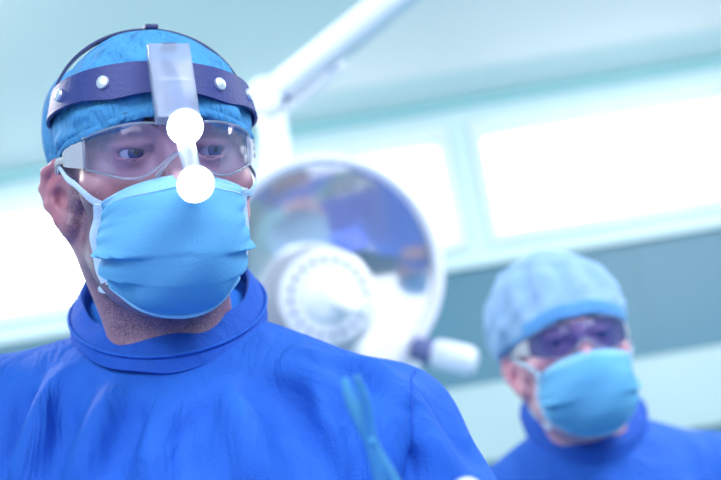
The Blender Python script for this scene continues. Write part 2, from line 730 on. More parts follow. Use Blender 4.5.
def body_prims(B):
    """torso, arms and legs in world metres: (kind, args, blend)"""
    N, hip = B['N'], B['hip']
    L = []
    for s in ('l', 'r'):
        a, j, e, w = (np.array(B[k + s]) for k in ('trap_', 'sh_', 'el_', 'wr_'))
        L += [('c', (a, j, .034, .046), .04), ('c', (j, e, .050, .042), .03), ('c', (e, w, .042, .030), .02)]
        h = w + (w - e) / np.linalg.norm(w - e) * .085
        L += [('c', (w, h, .030, .028), .02)]
        f = np.array(B['ft_' + s])
        hj = np.array(hip) + np.array([.09 if s == 'r' else -.09, 0, -.03])
        k = (hj + f) / 2 + np.array([0, -.02, .02])
        L += [('c', (hj, k, .085, .055), .05), ('c', (k, f + np.array([0, .02, .07]), .055, .038), .03), ('c', (f + np.array([0, .03, .05]), f + np.array([0, -.13, .035]), .038, .032), .02)]
    L += [('e', (B['chest'], (.165, .105, .22)), .06), ('e', ((np.array(B['chest']) + np.array(hip)) / 2, (.15, .10, .2)), .06), ('e', (hip, (.16, .11, .13)), .06)]
    return L


def make_body(B, H, step, spec):
    R, O = H
    f = step
    g = Field(span((-.62, -.112, .013), (-.112, .112, f), (.112, .62, .013)),
              span((-.55, -.145, .014), (-.145, .125, f), (.125, .85, .014)),
              span((-1.75, -.23, .015), (-.23, -.125, f * 1.4), (-.125, .15, f)))
    for prim, k, m, pad in HEAD:
        g.op(prim, k, m, pad)
    T = lambda p: world_to_loc(H, p)
    N = np.array(B['N'])
    c0 = np.array([0, .030, -.035])
    g.op(cone(c0, T(N + np.array([0, .022, -.03])), .0565, .0575), .02)
    g.op(cone(T(N + np.array([0, -.045, .035])), T(N + np.array([0, -.040, .005])), .012, .014), .03)
    for s in (-1, 1):
        g.op(cone((s * .064, .020, -.035), T(N + np.array([s * .018, -.046, -.03])), .013, .012), .02)
        g.op(cone(T(N + np.array([s * .03, .045, .03])), T(N + np.array([s * .09, .04, -.04])), .032, .03), .04)
    for kind, a, k in body_prims(B):
        if kind == 'c':
            g.op(cone(T(a[0]), T(a[1]), a[2], a[3]), k, '+', .06)
        else:
            g.op(ell(T(a[0]), a[1], R.T), k, '+', .08)
    v, q = g.mesh()
    me = to_mesh('person', v, q)
    x, y, z = v.T
    n = lambda s, c, r: np.exp(-(((x - c[0]) / r[0]) ** 2 + ((y - c[1]) / r[1]) ** 2 + ((z - c[2]) / r[2]) ** 2) * s)
    ax = np.abs(x)
    beard = sm01(y, .016, -.006) * np.maximum(sm01(z, -.002, -.05), sm01(z, .005, -.02) * sm01(ax, .050, .060)) * sm01(z, -.175, -.115) * .95
    side = sm01(y, .014, .002) * sm01(y, -.040, -.024) * sm01(ax, .05, .062) * sm01(z, -.05, -.02) * sm01(z, .03, .05) * 0
    burn = np.exp(-(((y + .012) / .014) ** 2)) * sm01(ax, .05, .062) * sm01(z, -.04, -.015) * (ax < .085)
    hair = sm01(z, .045, .060) * .0
    lowf = .5 + .5 * np.sin(x * 210 + 3 * np.sin(z * 160)) * np.sin(z * 190 + 2 * np.sin(x * 170))
    st = np.clip((beard * (.75 + .25 * lowf) + burn * .95) * spec['stubble'] + side + hair, 0, .92)
    fl = np.clip(.5 * np.exp(-(((ax - .088) / .012) ** 2 + ((y - .016) / .02) ** 2)) * (z < .04) * (z > -.05)
                 + .35 * np.exp(-(((ax - .045) / .02) ** 2 + ((y + .08) / .03) ** 2 + ((z + .012) / .016) ** 2)), 0, .8) * spec['flush']
    for nm, arr in (('stubble', st), ('flush', fl)):
        at = me.attributes.new(nm, 'FLOAT', 'POINT')
        at.data.foreach_set('value', arr.astype(np.float32))
    wv = loc_to_world(H, v)
    me.vertices.foreach_set('co', wv.ravel())
    o = obj('person', me, spec['skin'], None, (N[0], N[1] + .02, 0))
    tag(o, spec['label'], 'person')
    # eyes and brows
    for s in (-1, 1):
        ec = np.array([s * .032, -.0775, .021])
        gz = np.array(spec['gaze'], float)
        gz /= np.linalg.norm(gz)
        me = lathe('eye', [(0, -.0125)] + [(.0125 * math.sin(a), -.0125 * math.cos(a)) for a in np.linspace(.08, 3.06, 40)] + [(0, .0125)], ec, gz, 32)
        co = np.array([p.center[:] for p in me.polygons]) - ec
        ca = (co @ gz) / np.linalg.norm(co, axis=1)
        mi = np.where(ca > math.cos(.17), 2, np.where(ca > math.cos(.50), 1, 0)).astype(np.int32)
        co = np.empty(len(me.vertices) * 3)
        me.vertices.foreach_get('co', co)
        me.vertices.foreach_set('co', loc_to_world(H, co.reshape(-1, 3)).ravel())
        obj('eye', me, [M_EYEW, M_IRIS, M_PUPIL], o)
        me.polygons.foreach_set('material_index', mi)
        # brow: short hairs lying along the ridge
        bm = bmesh.new()
        for k in range(150):
            t = RNG.random()
            bx = .012 + .037 * t
            bz = .0395 + .006 * math.sin(min(t * 1.25, 1) * 2.2) + RNG.normal(0, .0016)
            by = -.118 + .0
            q = np.array([s * bx, -.13, bz])
            for it in range(24):
                d = float(head_sdf(*(np.array([c]) for c in q))[0])
                q[1] += max(d, 0) * .8
            dirn = np.array([s * (.45 + .5 * t), .25 * t + .05, .75 - .95 * t])
            dirn /= np.linalg.norm(dirn)
            ln = .006 + .003 * RNG.random()
            e = q + dirn * ln + np.array([0, -.0012, 0])
            sweep('', loc_to_world(H, [q, (q + e) / 2 + np.array([0, -.0012, 0]), e]), [.00030, .00024, .0001], bm=bm, segs=4)
        obj('eyebrow', from_bm('eyebrow', bm), M_BROW, o)
    return o


def make_gown(B, person, fine, folds, name='surgical_gown'):
    """one loose cloth body with sleeves, cut out round the neck"""
    N, hip = np.array(B['N']), np.array(B['hip'])
    st, x0, x1, y0, y1, z0 = fine
    g = Field(span((N[0] - .50, x0, .014), (x0, x1, st), (x1, N[0] + .52, .014)),
              span((N[1] - .42, y0, .014), (y0, y1, st), (y1, N[1] + .30, .014)),
              span((.30, z0, .016), (z0, N[2] + .09, st)))
    for s in ('l', 'r'):
        a, j, e, w = (np.array(B[k + s]) for k in ('trap_', 'sh_', 'el_', 'wr_'))
        g.op(cone(a, j, B.get('ra', .055), B.get('rj', .064)), .045, '+', .06)
        g.op(cone(j, e, B.get('rj', .064), .060), .02, '+', .06)
        g.op(cone(e, e + (w - e) * .9, .060, .046), .02, '+', .06)
    ch = np.array(B['chest'])
    g.op(ell(ch, (.195, .135, .25)), .05, '+', .08)
    mid = (ch + hip) / 2
    g.op(ell(mid, (.19, .14, .26)), .05, '+', .08)
    g.op(cone(hip + np.array([0, 0, .1]), np.array([hip[0], hip[1], .50]), .165, .19), .05, '+', .08)
    for pts, r, k, m, lift in folds:
        g.fold(pts, r, k, m, 14, lift)
    x, y, z = g.grid()
    g.blur(3)
    # soft drape: slow vertical waves, stronger away from the shoulders
    w = np.clip((N[2] - .02 - z) / .12, 0, 1)
    wave = .0026 * np.sin(x * 62 + 2.2 * np.sin(z * 13) + B.get('ph', 0)) + .0016 * np.sin(x * 121 + 5 * z + 1.3 * np.sin(z * 31) + y * 40)
    g.v += (wave * w).astype(np.float32)
    g.op(ell(N + np.array([0, .004, .075]), (.089, .082, .085)), .008, '-', .05)
    cut = g.v
    g.v = np.maximum(cut, (.42 - z).astype(np.float32) + 0 * cut)
    v, q = g.mesh()
    return obj(name, to_mesh(name, v, q), M_GOWN, person), g


def make_collar(B, gown, person, shirt=True):
    N = np.array(B['N'])
    ph = np.linspace(0, 2 * math.pi, 97)[:-1]
    s, c = np.sin(ph), np.cos(ph)
    t = B.get('tilt', -.13)

    def ring(rx, ry, zb, dz, wob=0.0):
        return np.stack([N[0] + rx * s, N[1] + .006 - ry * c, N[2] + zb - dz * c + t * rx * s + wob * np.sin(5 * ph + 1) * .4 + wob * np.sin(9 * ph)], 1)
    lo, up = ring(.0885, .085, .0575, .0635), ring(.079, .074, .0805, .0635, .0018)
    G = np.stack([lo + (up - lo) * k + np.array([0, 0, 1]) * 0 for k in np.linspace(-.5, 1, 8)], 1)
    out = (lo - N) * np.array([1, 1, 0])
    out /= np.linalg.norm(out, axis=1)[:, None]
    for j, b in enumerate((-.002, -.0005, .0015, .0026, .0030, .0026, .0016, 0)):
        G[:, j] += out * b
    cl = obj('collar_band', sheet('collar_band', G, .0035, True), M_COLLAR, gown)
    seam = lo + out * .0030 + np.array([0, 0, .002])
    obj('collar_seam', sweep('collar_seam', seam, .0016, .0016, closed=True, segs=8), M_GOWN, cl)
    if shirt:
        fr = np.clip((c - .30) / .7, 0, 1)
        up2 = np.stack([N[0] + (.0585 + .012 * fr) * s, N[1] + .018 - (.060 + .026 * fr) * c, N[2] + .080 - .10 * fr + t * .066 * s], 1)
        lo2 = np.stack([N[0] + .084 * s, N[1] + .008 - .080 * c, N[2] + .052 - .066 * c + t * .088 * s], 1)
        G = np.stack([lo2 + (up2 - lo2) * k for k in np.linspace(0, 1, 5)], 1)
        obj('undershirt', sheet('undershirt', G, .003, True), M_SHIRT, person)


# ------------------------------------------------------------------ head wear, in the head's own frame
def to_world_mesh(me, H):
    co = np.empty(len(me.vertices) * 3)
    me.vertices.foreach_get('co', co)
    me.vertices.foreach_set('co', loc_to_world(H, co.reshape(-1, 3)).ravel())
    me.update()
    return me


CAP_Y = [-.12, -.110, -.100, -.090, -.06, -.02, .008, .025, .055, .11]
CAP_Z = [.047, .047, .0425, .037, .034, .030, .0245, .018, -.012, -.040]


CAP_FOLDS = [
    ([(-.060, -.088, .082), (-.046, -.094, .096), (-.030, -.092, .110)], .006, 0.0075, '+', 0.60),
    ([(-.072, -.062, .080), (-.066, -.064, .095), (-.058, -.060, .112)], .006, 0.0075, '+', 0.52),
    ([(-.042, -.098, .082), (-.028, -.097, .096), (-.012, -.092, .104)], .006, 0.0075, '+', 0.60),
    ([(-.066, -.074, .084), (-.054, -.078, .098), (-.044, -.074, .112)], .005, 0.0053, '-', 0.52),
    ([(-.050, -.094, .084), (-.036, -.095, .100)], .004, 0.0045, '-', 0.60),
    ([(.030, -.098, .080), (.040, -.090, .094), (.046, -.078, .104)], .006, 0.0075, '+', 0.52),
    ([(.050, -.086, .078), (.056, -.076, .092)], .005, 0.0060, '-', 0.45),
    ([(-.078, -.056, .050), (-.064, -.080, .052), (-.046, -.094, .054)], .006, 0.0067, '+', 0.60),
    ([(-.084, -.010, .036), (-.079, -.042, .040), (-.068, -.070, .042)], .006, 0.0067, '+', 0.60),
    ([(-.080, -.040, .046), (-.070, -.068, .047), (-.054, -.090, .048)], .004, 0.0045, '-', 0.60),
    ([(.028, -.107, .057), (.042, -.100, .055), (.056, -.088, .050)], .006, 0.0067, '+', 0.52),
    ([(-.02, -.106, .058), (-.038, -.101, .056)], .005, 0.0060, '-', 0.45),
    ([(-.020, -.070, .128), (.0, -.060, .132), (.022, -.066, .128)], .006, 0.0075, '-', 0.38),
    ([(-.050, -.040, .116), (-.040, -.062, .116), (-.024, -.074, .118)], .006, 0.0075, '+', 0.45),
]


def make_cap(H, person):
    g = Field(span((-.105, .105, .0022)), span((-.125, .150, .0022)), span((-.06, .165, .0022)))
    for prim, k, m, pad in HEAD[:2]:
        g.op(prim, .03, '+', .09)
    g.op(ell((0, -.030, -.025), (.063, .063, .078)), .03, '+', .09)
    x, y, z = g.grid()
    off = .0040 + .007 * sm01(y, .02, .08)
    rip = .0012 * np.sin(x * 95 + y * 60 + 3 * np.sin(z * 40)) + .0009 * np.sin(z * 130 - y * 85 + 2 * np.sin(x * 60))
    g.v = g.v - (off + rip).astype(np.float32)
    # creases that run up from the band, and the loose gather at the back
    for pts, r, k, m, lift in CAP_FOLDS:
        g.fold(pts, r, k, m, 10, lift)
    g.blur(1)
    g.op(ell((-.062, .062, .055), (.030, .036, .055)), .02)
    g.op(ell((.060, .075, .055), (.034, .036, .055)), .02)
    g.op(ell((0, .115, -.005), (.03, .025, .03)), .02)
    x, y, z = g.grid()
    for prim, k, m, pad in HEAD[:8]:
        f, lo, hi = prim
        if m == '+':
            g.op((lambda a, b, c, f=f: f(a, b, c) - .0032, lo, hi), .012, '+', .05)
    ze = np.interp(y, CAP_Y, CAP_Z)
    inner = np.full(g.v.shape, 1, np.float32)
    g.v = smax(g.v, (ze - z).astype(np.float32) + 0 * g.v, .003)
    v, q = g.mesh()
    o = obj('scrub_cap', to_world_mesh(to_mesh('scrub_cap', v, q), H), M_CAP, person)
    # the turned hem along the edge
    pts = []
    for a in np.linspace(-math.pi, math.pi, 121)[:-1]:
        d = np.array([math.sin(a), -math.cos(a)])
        r = .16
        for it in range(60):
            yy = d[1] * r
            zz = np.interp(yy, CAP_Y, CAP_Z)
            e = skull_sdf(*(np.array([c]) for c in (d[0] * r, yy, zz)))[0] - (.0068 + .012 * float(sm01(yy, .02, .08)))
            r -= e * .6
        pts.append([d[0] * r, d[1] * r, np.interp(d[1] * r, CAP_Y, CAP_Z) + .002])
    obj('cap_hem', to_world_mesh(sweep('cap_hem', pts, .0016, .0034, up=(0, 0, 1), closed=True, segs=8), H), M_CAP, o)
    return o


def make_bouffant(H, person):
    g = Field(span((-.13, .13, .004)), span((-.125, .170, .004)), span((-.07, .185, .004)))
    g.op(ell((0, .016, .056), (.079, .100, .086)), .03, '+', .09)
    g.op(ell((0, -.028, .042), (.068, .072, .066)), .03, '+', .09)
    g.op(ell((0, -.030, -.025), (.063, .063, .078)), .03, '+', .09)
    g.v -= np.float32(.005)
    g.op(ell((-.010, .035, .085), (.088, .108, .078)), .03, '+', .09)
    g.op(ell((-.064, .050, .050), (.043, .062, .058)), .03, '+', .06)
    g.op(ell((.056, .050, .060), (.038, .062, .056)), .03, '+', .06)
    for k in range(13):
        a = -1.7 + k * .27 + .06 * math.sin(k * 2.3)
        c, s = math.cos(a), math.sin(a)
        g.fold([(.085 * s, .0 - .10 * c, .066), (.086 * s, .01 - .096 * c, .092), (.074 * s, .02 - .080 * c, .125)], .008, .016, '+' if k % 2 else '-', 7, .10 + .14 * abs(math.sin(k * 1.7)))
    x, y, z = g.grid()
    g.v -= (.0028 * np.sin(x * 70 + 3 * np.sin(z * 45)) * np.sin(y * 60 + z * 50)).astype(np.float32)
    for prim, k, m, pad in HEAD[:8]:
        f, lo, hi = prim
        if m == '+':
            g.op((lambda a, b, c, f=f: f(a, b, c) - .006, lo, hi), .012, '+', .05)
    ze = np.interp(y, CAP_Y, np.array(CAP_Z) + .002)
    g.v = smax(g.v, (ze - z).astype(np.float32) + 0 * g.v, .004)
    v, q = g.mesh()
    o = obj('bouffant_cap', to_world_mesh(to_mesh('bouffant_cap', v, q), H), M_CAP2, person)
    pts = []
    for a in np.linspace(-math.pi, math.pi, 97)[:-1]:
        d = np.array([math.sin(a), -math.cos(a)])
        r = .16
        for it in range(60):
            yy = d[1] * r
            e = skull_sdf(*(np.array([c]) for c in (d[0] * r, yy, np.interp(yy, CAP_Y, CAP_Z))))[0] - .0075
            r -= e * .6
        pts.append([d[0] * r, d[1] * r, np.interp(d[1] * r, CAP_Y, CAP_Z) + .010])
    obj('cap_band', to_world_mesh(sweep('cap_band', pts, .0016, .010, up=(0, 0, 1), closed=True, segs=10, power=3), H), M_CAPB, o)
    return o


MASK_C = np.array([(-.122, -.002), (-.1375, -.016), (-.1440, -.033), (-.1430, -.051), (-.1390, -.070), (-.130, -.088), (-.115, -.102), (-.095, -.1115)])
MASK_L = np.array([(-.0565, -.080, -.019), (-.0585, -.072, -.034), (-.0590, -.067, -.050), (-.0565, -.066, -.066), (-.0530, -.068, -.080)])
MASK_R = np.array([(.0550, -.082, -.012), (.0560, -.074, -.030), (.0555, -.070, -.048), (.0540, -.068, -.064), (.0500, -.072, -.078)])


def mask_grid(nu, nv, ws=1.0):
    C = spline([(0, a, b) for a, b in MASK_C], nv)
    L, R = spline(MASK_L, nv), spline(MASK_R, nv)
    G = np.zeros((nu, nv, 3))
    for i, a in enumerate(np.linspace(-1, 1, nu)):
        e = L if a < 0 else R
        t = abs(a)
        ang = t * math.pi / 2
        for j in range(nv):
            v = j / (nv - 1)
            pr = 1.0 + .30 * math.exp(-((v - .12) / .22) ** 2)      # sharper over the nose
            cs = math.cos(ang) ** pr
            sn = math.sin(ang) ** (1.0 + .02 * math.exp(-((v - .1) / .2) ** 2))
            G[i, j, 0] = e[j, 0] * sn
            G[i, j, 1] = e[j, 1] + (C[j, 1] - e[j, 1]) * cs
            zq = .5 + .5 * math.cos(math.pi * t ** .9)
            G[i, j, 2] = e[j, 2] + (C[j, 2] - e[j, 2]) * (.55 * cs + .45 * zq)
    G[..., 0] *= ws
    # pleats: folded steps that fan out to the two sides, and gathered creases there
    d = np.gradient(G, axis=0)
    h = np.gradient(G, axis=1)
    n = np.cross(d, h)
    n /= np.linalg.norm(n, axis=2)[..., None] + 1e-9
    if n[nu // 2, nv // 2, 1] > 0:
        n = -n
    for i, a in enumerate(np.linspace(-1, 1, nu)):
        t = abs(a)
        for j in range(nv):
            v = j / (nv - 1)
            dsp = 0
            for v0, wd, amp, end in ((.46, .16, .0115, .24), (.68, .13, .0095, .34), (.88, .12, .0020, .15)):
                c0 = v0 - .09 * (1 - t) ** 1.2 + .02 * a
                q = (v - c0) / wd
                if -1 < q < 1:
                    saw = (q + 1) / 1.82 if q < .82 else (1 - q) / .18
                    dsp += amp * (1 if a < 0 else .62) * saw * (.05 + .95 * float(sm01(np.float64(t), end, .74))) * (1 - .9 * float(sm01(np.float64(t), .76, 1)))
            dsp += .0011 * math.sin(v * 46 + a * 7) * float(sm01(np.float64(t), .45, .9)) * (1 - t ** 8)
            dsp += .0016 * math.sin(a * 9 + v * 5) * math.sin(v * 9)
            G[i, j] += n[i, j] * dsp
    return G


def push_out(q, d):
    q = np.array(q, float)
    for it in range(8):
        e = d - float(skull_sdf(*(np.array([c]) for c in q))[0])
        if e < 0:
            break
        q[0] += math.copysign(e + .0003, q[0])
    return q


def make_mask(H, person, ws=1.0):
    G = mask_grid(121, 121, ws)
    me = sheet('surgical_mask', G, .0012)
    o = obj('surgical_mask', to_world_mesh(me, H), M_MASK, person)
    off = np.array([0, -.0009, 0])
    top = G[:, 0] + off
    # stitched hem along the top, with the nose wire under it
    hem = G[:, 0:14] + np.array([0, -.0012, .0003])
    hm = obj('top_hem', to_world_mesh(sheet('top_hem', hem, .0009), H), M_MASKH, o)
    for j in (1, 7, 12):
        obj('stitch_line', to_world_mesh(sweep('stitch_line', G[:, j] + np.array([0, -.0020, 0]), .0006, .0006, segs=6), H), M_MASKW, hm)
    lowc = G[:, -1] + off
    obj('bottom_hem', to_world_mesh(sweep('bottom_hem', lowc, .0012, .0030, up=(0, .3, 1), segs=8), H), M_MASKH, o)
    for k, s in ((0, -1), (-1, 1)):
        e = G[k] + np.array([s * .0022, -.0012, 0])
        e = spline(e[::24], 50)
        b = obj('side_binding', to_world_mesh(sweep('side_binding', e, .0014, .0052, up=(s * -.9, -.5, 0), segs=8), H), M_MASKW, o)
        tp = G[k, 1]
        pts = spline([tp, (s * .0638, -.0786, -.0149), (s * .0693, -.0748, -.0089), (s * .0745, -.060, -.001), (s * .079, -.030, .007), (s * .0815, -.004, .0165), (s * .083, .006, .0200), (s * .082, .018, .012), (s * .076, .026, -.004)], 50)
        obj('ear_loop', to_world_mesh(sweep('ear_loop', pts, .0009, .0031, up=(0, -.35, 1), segs=8), H), M_MASKW, o)
        bt = G[k, -2]
        pts = spline([bt, bt + np.array([s * .0005, .02, -.002]), (s * .0505, -.035, -.088), (s * .0565, .002, -.086), (s * .0600, .035, -.070), (s * .045, .085, -.058), (0, .097, -.05)], 40)
        obj('neck_tie', to_world_mesh(sweep('neck_tie', pts, .0009, .0028, up=(0, -.2, 1), segs=8), H), M_MASKW, o)
    return o


def make_goggles(H, label, loc, lens=None):
    root = empty('safety_goggles', loc, label, 'goggles', None)
    A = np.linspace(-1.22, 1.22, 81)

    def surf(a, z):
        return np.array([.0715 * math.sin(a), -.044 - .082 * math.cos(a), z - .002 + .0])
    ax = [0, .10, .20, .30, .45, .60, .80, 1.0, 1.22]
    zt = [.040, .0405, .041, .0415, .042, .0415, .040, .038, .036]
    zb = [.0185, .0155, .0085, .0035, -.0005, .0000, .0040, .0085, .0120]
    T = np.interp(np.abs(A), ax, zt)
    Bm = np.interp(np.abs(A), ax, zb)
    ker = np.array([1, 2, 3, 2, 1]) / 9
    T[2:-2], Bm[2:-2] = np.convolve(T, ker, 'valid'), np.convolve(Bm, ker, 'valid')
    G = np.array([[surf(a, b + (t - b) * k) + np.array([0, -.004 * math.sin(math.pi * k), 0]) for k in np.linspace(0, 1, 13)] for a, t, b in zip(A, T, Bm)])
    ln = obj('lens', to_world_mesh(sheet('lens', G, .0018), H), lens or M_LENS, root)
    loop = np.concatenate([G[:, 0], G[-1, 1:-1], G[::-1, -1], G[0, -2:0:-1]])
    obj('lens_rim', to_world_mesh(sweep('lens_rim', loop, .0011, .0011, closed=True, segs=8), H), M_RIM, ln)
    # nose bridge piece
    nb = spline([surf(-.26, .000), surf(-.12, .011), surf(0, .0165), surf(.12, .011), surf(.26, .000)], 24) + np.array([0, .002, 0])
    obj('nose_bridge', to_world_mesh(sweep('nose_bridge', nb, .0018, .0032, up=(0, 1, 0), segs=8), H), M_RIM, root)
    for s in (-1, 1):
        e0, e1 = surf(s * 1.22, .0125), surf(s * 1.22, .0345)
        far0, far1 = np.array([s * .0800, -.034, .0165]), np.array([s * .0800, -.034, .0275])
        Gs = np.array([[(e0 + (e1 - e0) * k) * (1 - q) + (far0 + (far1 - far0) * k) * q + np.array([s * .003 * math.sin(math.pi * q), 0, 0]) for k in np.linspace(0, 1, 7)] for q in np.linspace(0, 1, 12)])
        sh = obj('side_shield', to_world_mesh(sheet('side_shield', Gs, .0016), H), M_SHIELD, root)
        bm = bmesh.new()
        for q in (0, 1, 2):
            c = e0 * .62 + far0 * .38 + np.array([s * .0025, 0, .005 + q * .0062])
            lathe('', [(0, .0015), (.0016, .0012), (.0024, 0), (.0016, -.0003), (0, -.0003)], c, (s, -.25, 0), 12, bm=bm)
        obj('vent_stud', to_world_mesh(from_bm('vent_stud', bm), H), M_RIM, sh)
        arm = spline([(s * .0805, -.032, .022), (s * .0825, -.012, .023), (s * .0845, .006, .0225), (s * .0840, .022, .014), (s * .080, .034, .0)], 30)
        obj('temple_arm', to_world_mesh(sweep('temple_arm', arm, .0013, .0030, up=(0, 0, 1), segs=8), H), M_SHIELD, root)
    return root


def make_headlamp(H, label, loc):
    root = empty('surgical_headlamp', loc, label, 'headlamp')
    ph = np.linspace(0, 2 * math.pi, 145)[:-1]
    s, c = np.sin(ph), np.cos(ph)
    zc = .066 + .0115 * np.clip(c, -1, 1) - .05 * .0875 * s
    hh = np.where(c > -.25, .0115 + .001 * c, .0105) - .0025 * np.exp(-((np.abs(ph - np.pi) - np.pi) / .22) ** 2) * 0
    lean = .10
    G = np.zeros((len(ph), 7, 3))
    for j, k in enumerate(np.linspace(-1, 1, 7)):
        out = -k * hh * .22
        low = -.0035 * np.exp(-((ph - .55) / .22) ** 2) - .0035 * np.exp(-((ph - 5.75) / .22) ** 2)
        zz = zc + k * hh + (low * (.5 - .5 * k))
        G[:, j] = np.stack([(.0880 + out) * s, .004 - (.1135 + out) * c, zz], 1)
    band = obj('headband', to_world_mesh(sheet('headband', G, .0028, True), H), M_BAND, root)
    for a in (-1.18, -.62, .46, .98, 1.9, -1.9):
        i = int(round((a % (2 * math.pi)) / (2 * math.pi) * len(ph))) % len(ph)
        n = np.array([math.sin(a) / .088, -math.cos(a) / .1135, .2 / .1])
        n[2] = .22 * np.linalg.norm(n[:2])
        p = G[i, 3] + n / np.linalg.norm(n) * .0010
        obj('snap_stud', to_world_mesh(lathe('snap_stud', [(0, .0024), (.003, .0021), (.0052, .0010), (.0056, -.001), (0, -.001)], p, n, 24), H), M_STUD, band)
    # strap over the crown, with adjustment slots on one side
    q = np.linspace(-1.0, 1.0, 97)
    Gs = np.zeros((97, 7, 3))
    for i, t in enumerate(q):
        a = t * 1.60
        ctr = np.array([.0865 * math.copysign(abs(math.sin(a)) ** 1.0, a), .012, .064 + .0755 * math.cos(a)])
        ctr[2] -= .0
        wd = .0065 if abs(t) > .93 else .0072
        for j, k in enumerate(np.linspace(-1, 1, 7)):
            Gs[i, j] = ctr + np.array([0, k * wd, 0])
    slot = lambda i, j: j in (2, 3) and ((13 <= i < 17) or (20 <= i < 24) or (27 <= i < 30) or (33 <= i < 35))
    st = obj('crown_strap', to_world_mesh(sheet('crown_strap', Gs, .0022, holes=slot), H), M_STRAP, root)
    obj('strap_slider', to_world_mesh(box('strap_slider', (0.004, .012, .1410), (.006, .0095, .0022), None, .0012), H), M_STRAP, st)
    # rear strap nape pad
    # housing on the brow
    top = np.array([-.0012, -.1040, .1000])
    bot = np.array([-.0012, -.1300, .0395])
    w = (top - bot)
    Lz = np.linalg.norm(w)
    w /= Lz
    ux = np.array([1., 0, 0])
    n = np.cross(ux, w)
    Mh = np.stack([ux, n, w], 1)
    ctr = (top + bot) / 2 + np.array([.0, -.0045, 0])
    hw = .0165
    bm = bmesh.new()
    for sx in (-1, 1):
        box('', ctr + Mh @ np.array([sx * (hw - .0011), 0, 0]), (.0011, .0065, Lz / 2), Mh, .0008, 2, bm)
    for sy in (-1, 1):
        box('', ctr + Mh @ np.array([0, sy * .0056, 0]), (hw - .0012, .0009, Lz / 2), Mh, .0006, 2, bm)
    box('', ctr + Mh @ np.array([0, 0, Lz / 2 - .0012]), (hw - .0012, .0050, .0012), Mh, .0008, 2, bm)
    hs = obj('lamp_housing', to_world_mesh(from_bm('lamp_housing', bm, True, 35), H), M_CLEARBOX, root)
    obj('housing_clip', to_world_mesh(box('housing_clip', ctr + Mh @ np.array([.001, 0, Lz / 2 + .0006]), (.0060, .0045, .0014), Mh, .0006), H), M_STRAP, hs)
    obj('light_module', to_world_mesh(box('light_module', ctr + Mh @ np.array([.003, 0, -.0145]), (.0085, .0040, .0145), Mh, .002), H), M_INNER, hs)
    obj('module_cap', to_world_mesh(box('module_cap', ctr + Mh @ np.array([.001, .0005, .0015]), (.0115, .0042, .0016), Mh, .0008), H), M_BEZEL, hs)
    # two lit lenses hung one under the other
    for p, ax in (((.0040, -.1340, .0345), (.05, -1, -.34)), ((.0045, -.1600, -.0115), (.05, -1, -.34))):
        ax = np.array(ax) / np.linalg.norm(ax)
        p = np.array(p)
        bz = obj('lens_barrel', to_world_mesh(lathe('lens_barrel', [(0, -.010), (.008, -.010), (.0125, -.006), (.0143, -.001), (.0146, .0010), (.0138, .0016), (.0134, .0002), (0, .0002)], p, ax, 40), H), M_BEZEL, root)
        obj('lit_lens', to_world_mesh(lathe('lit_lens', [(0, .0045), (.005, .0041), (.010, .0028), (.0133, .0006), (0, .0004)], p, ax, 40), H), M_BULB, bz)
    for sx in (-1, 1):
        bar = spline([(.004 + sx * .0058, -.1325, .024), (.0042 + sx * .0058, -.1400, .014), (.0044 + sx * .0054, -.1500, .0), (.0045 + sx * .005, -.1560, -.006)], 16)
        obj('hanger_bar', to_world_mesh(sweep('hanger_bar', bar, .0013, .0016, up=(0, -1, 0), segs=8, power=3), H), M_CLEARBAR, root)
    mid = [(.0038, -.1290, .040), (.0042, -.1400, .018), (.0045, -.1530, -.004)]
    obj('hanger_plate', to_world_mesh(sweep('hanger_plate', spline(mid, 12), .0052, .0007, up=(0, -1, -.3), segs=8, power=4), H), M_CLEARBAR, root)
    return root


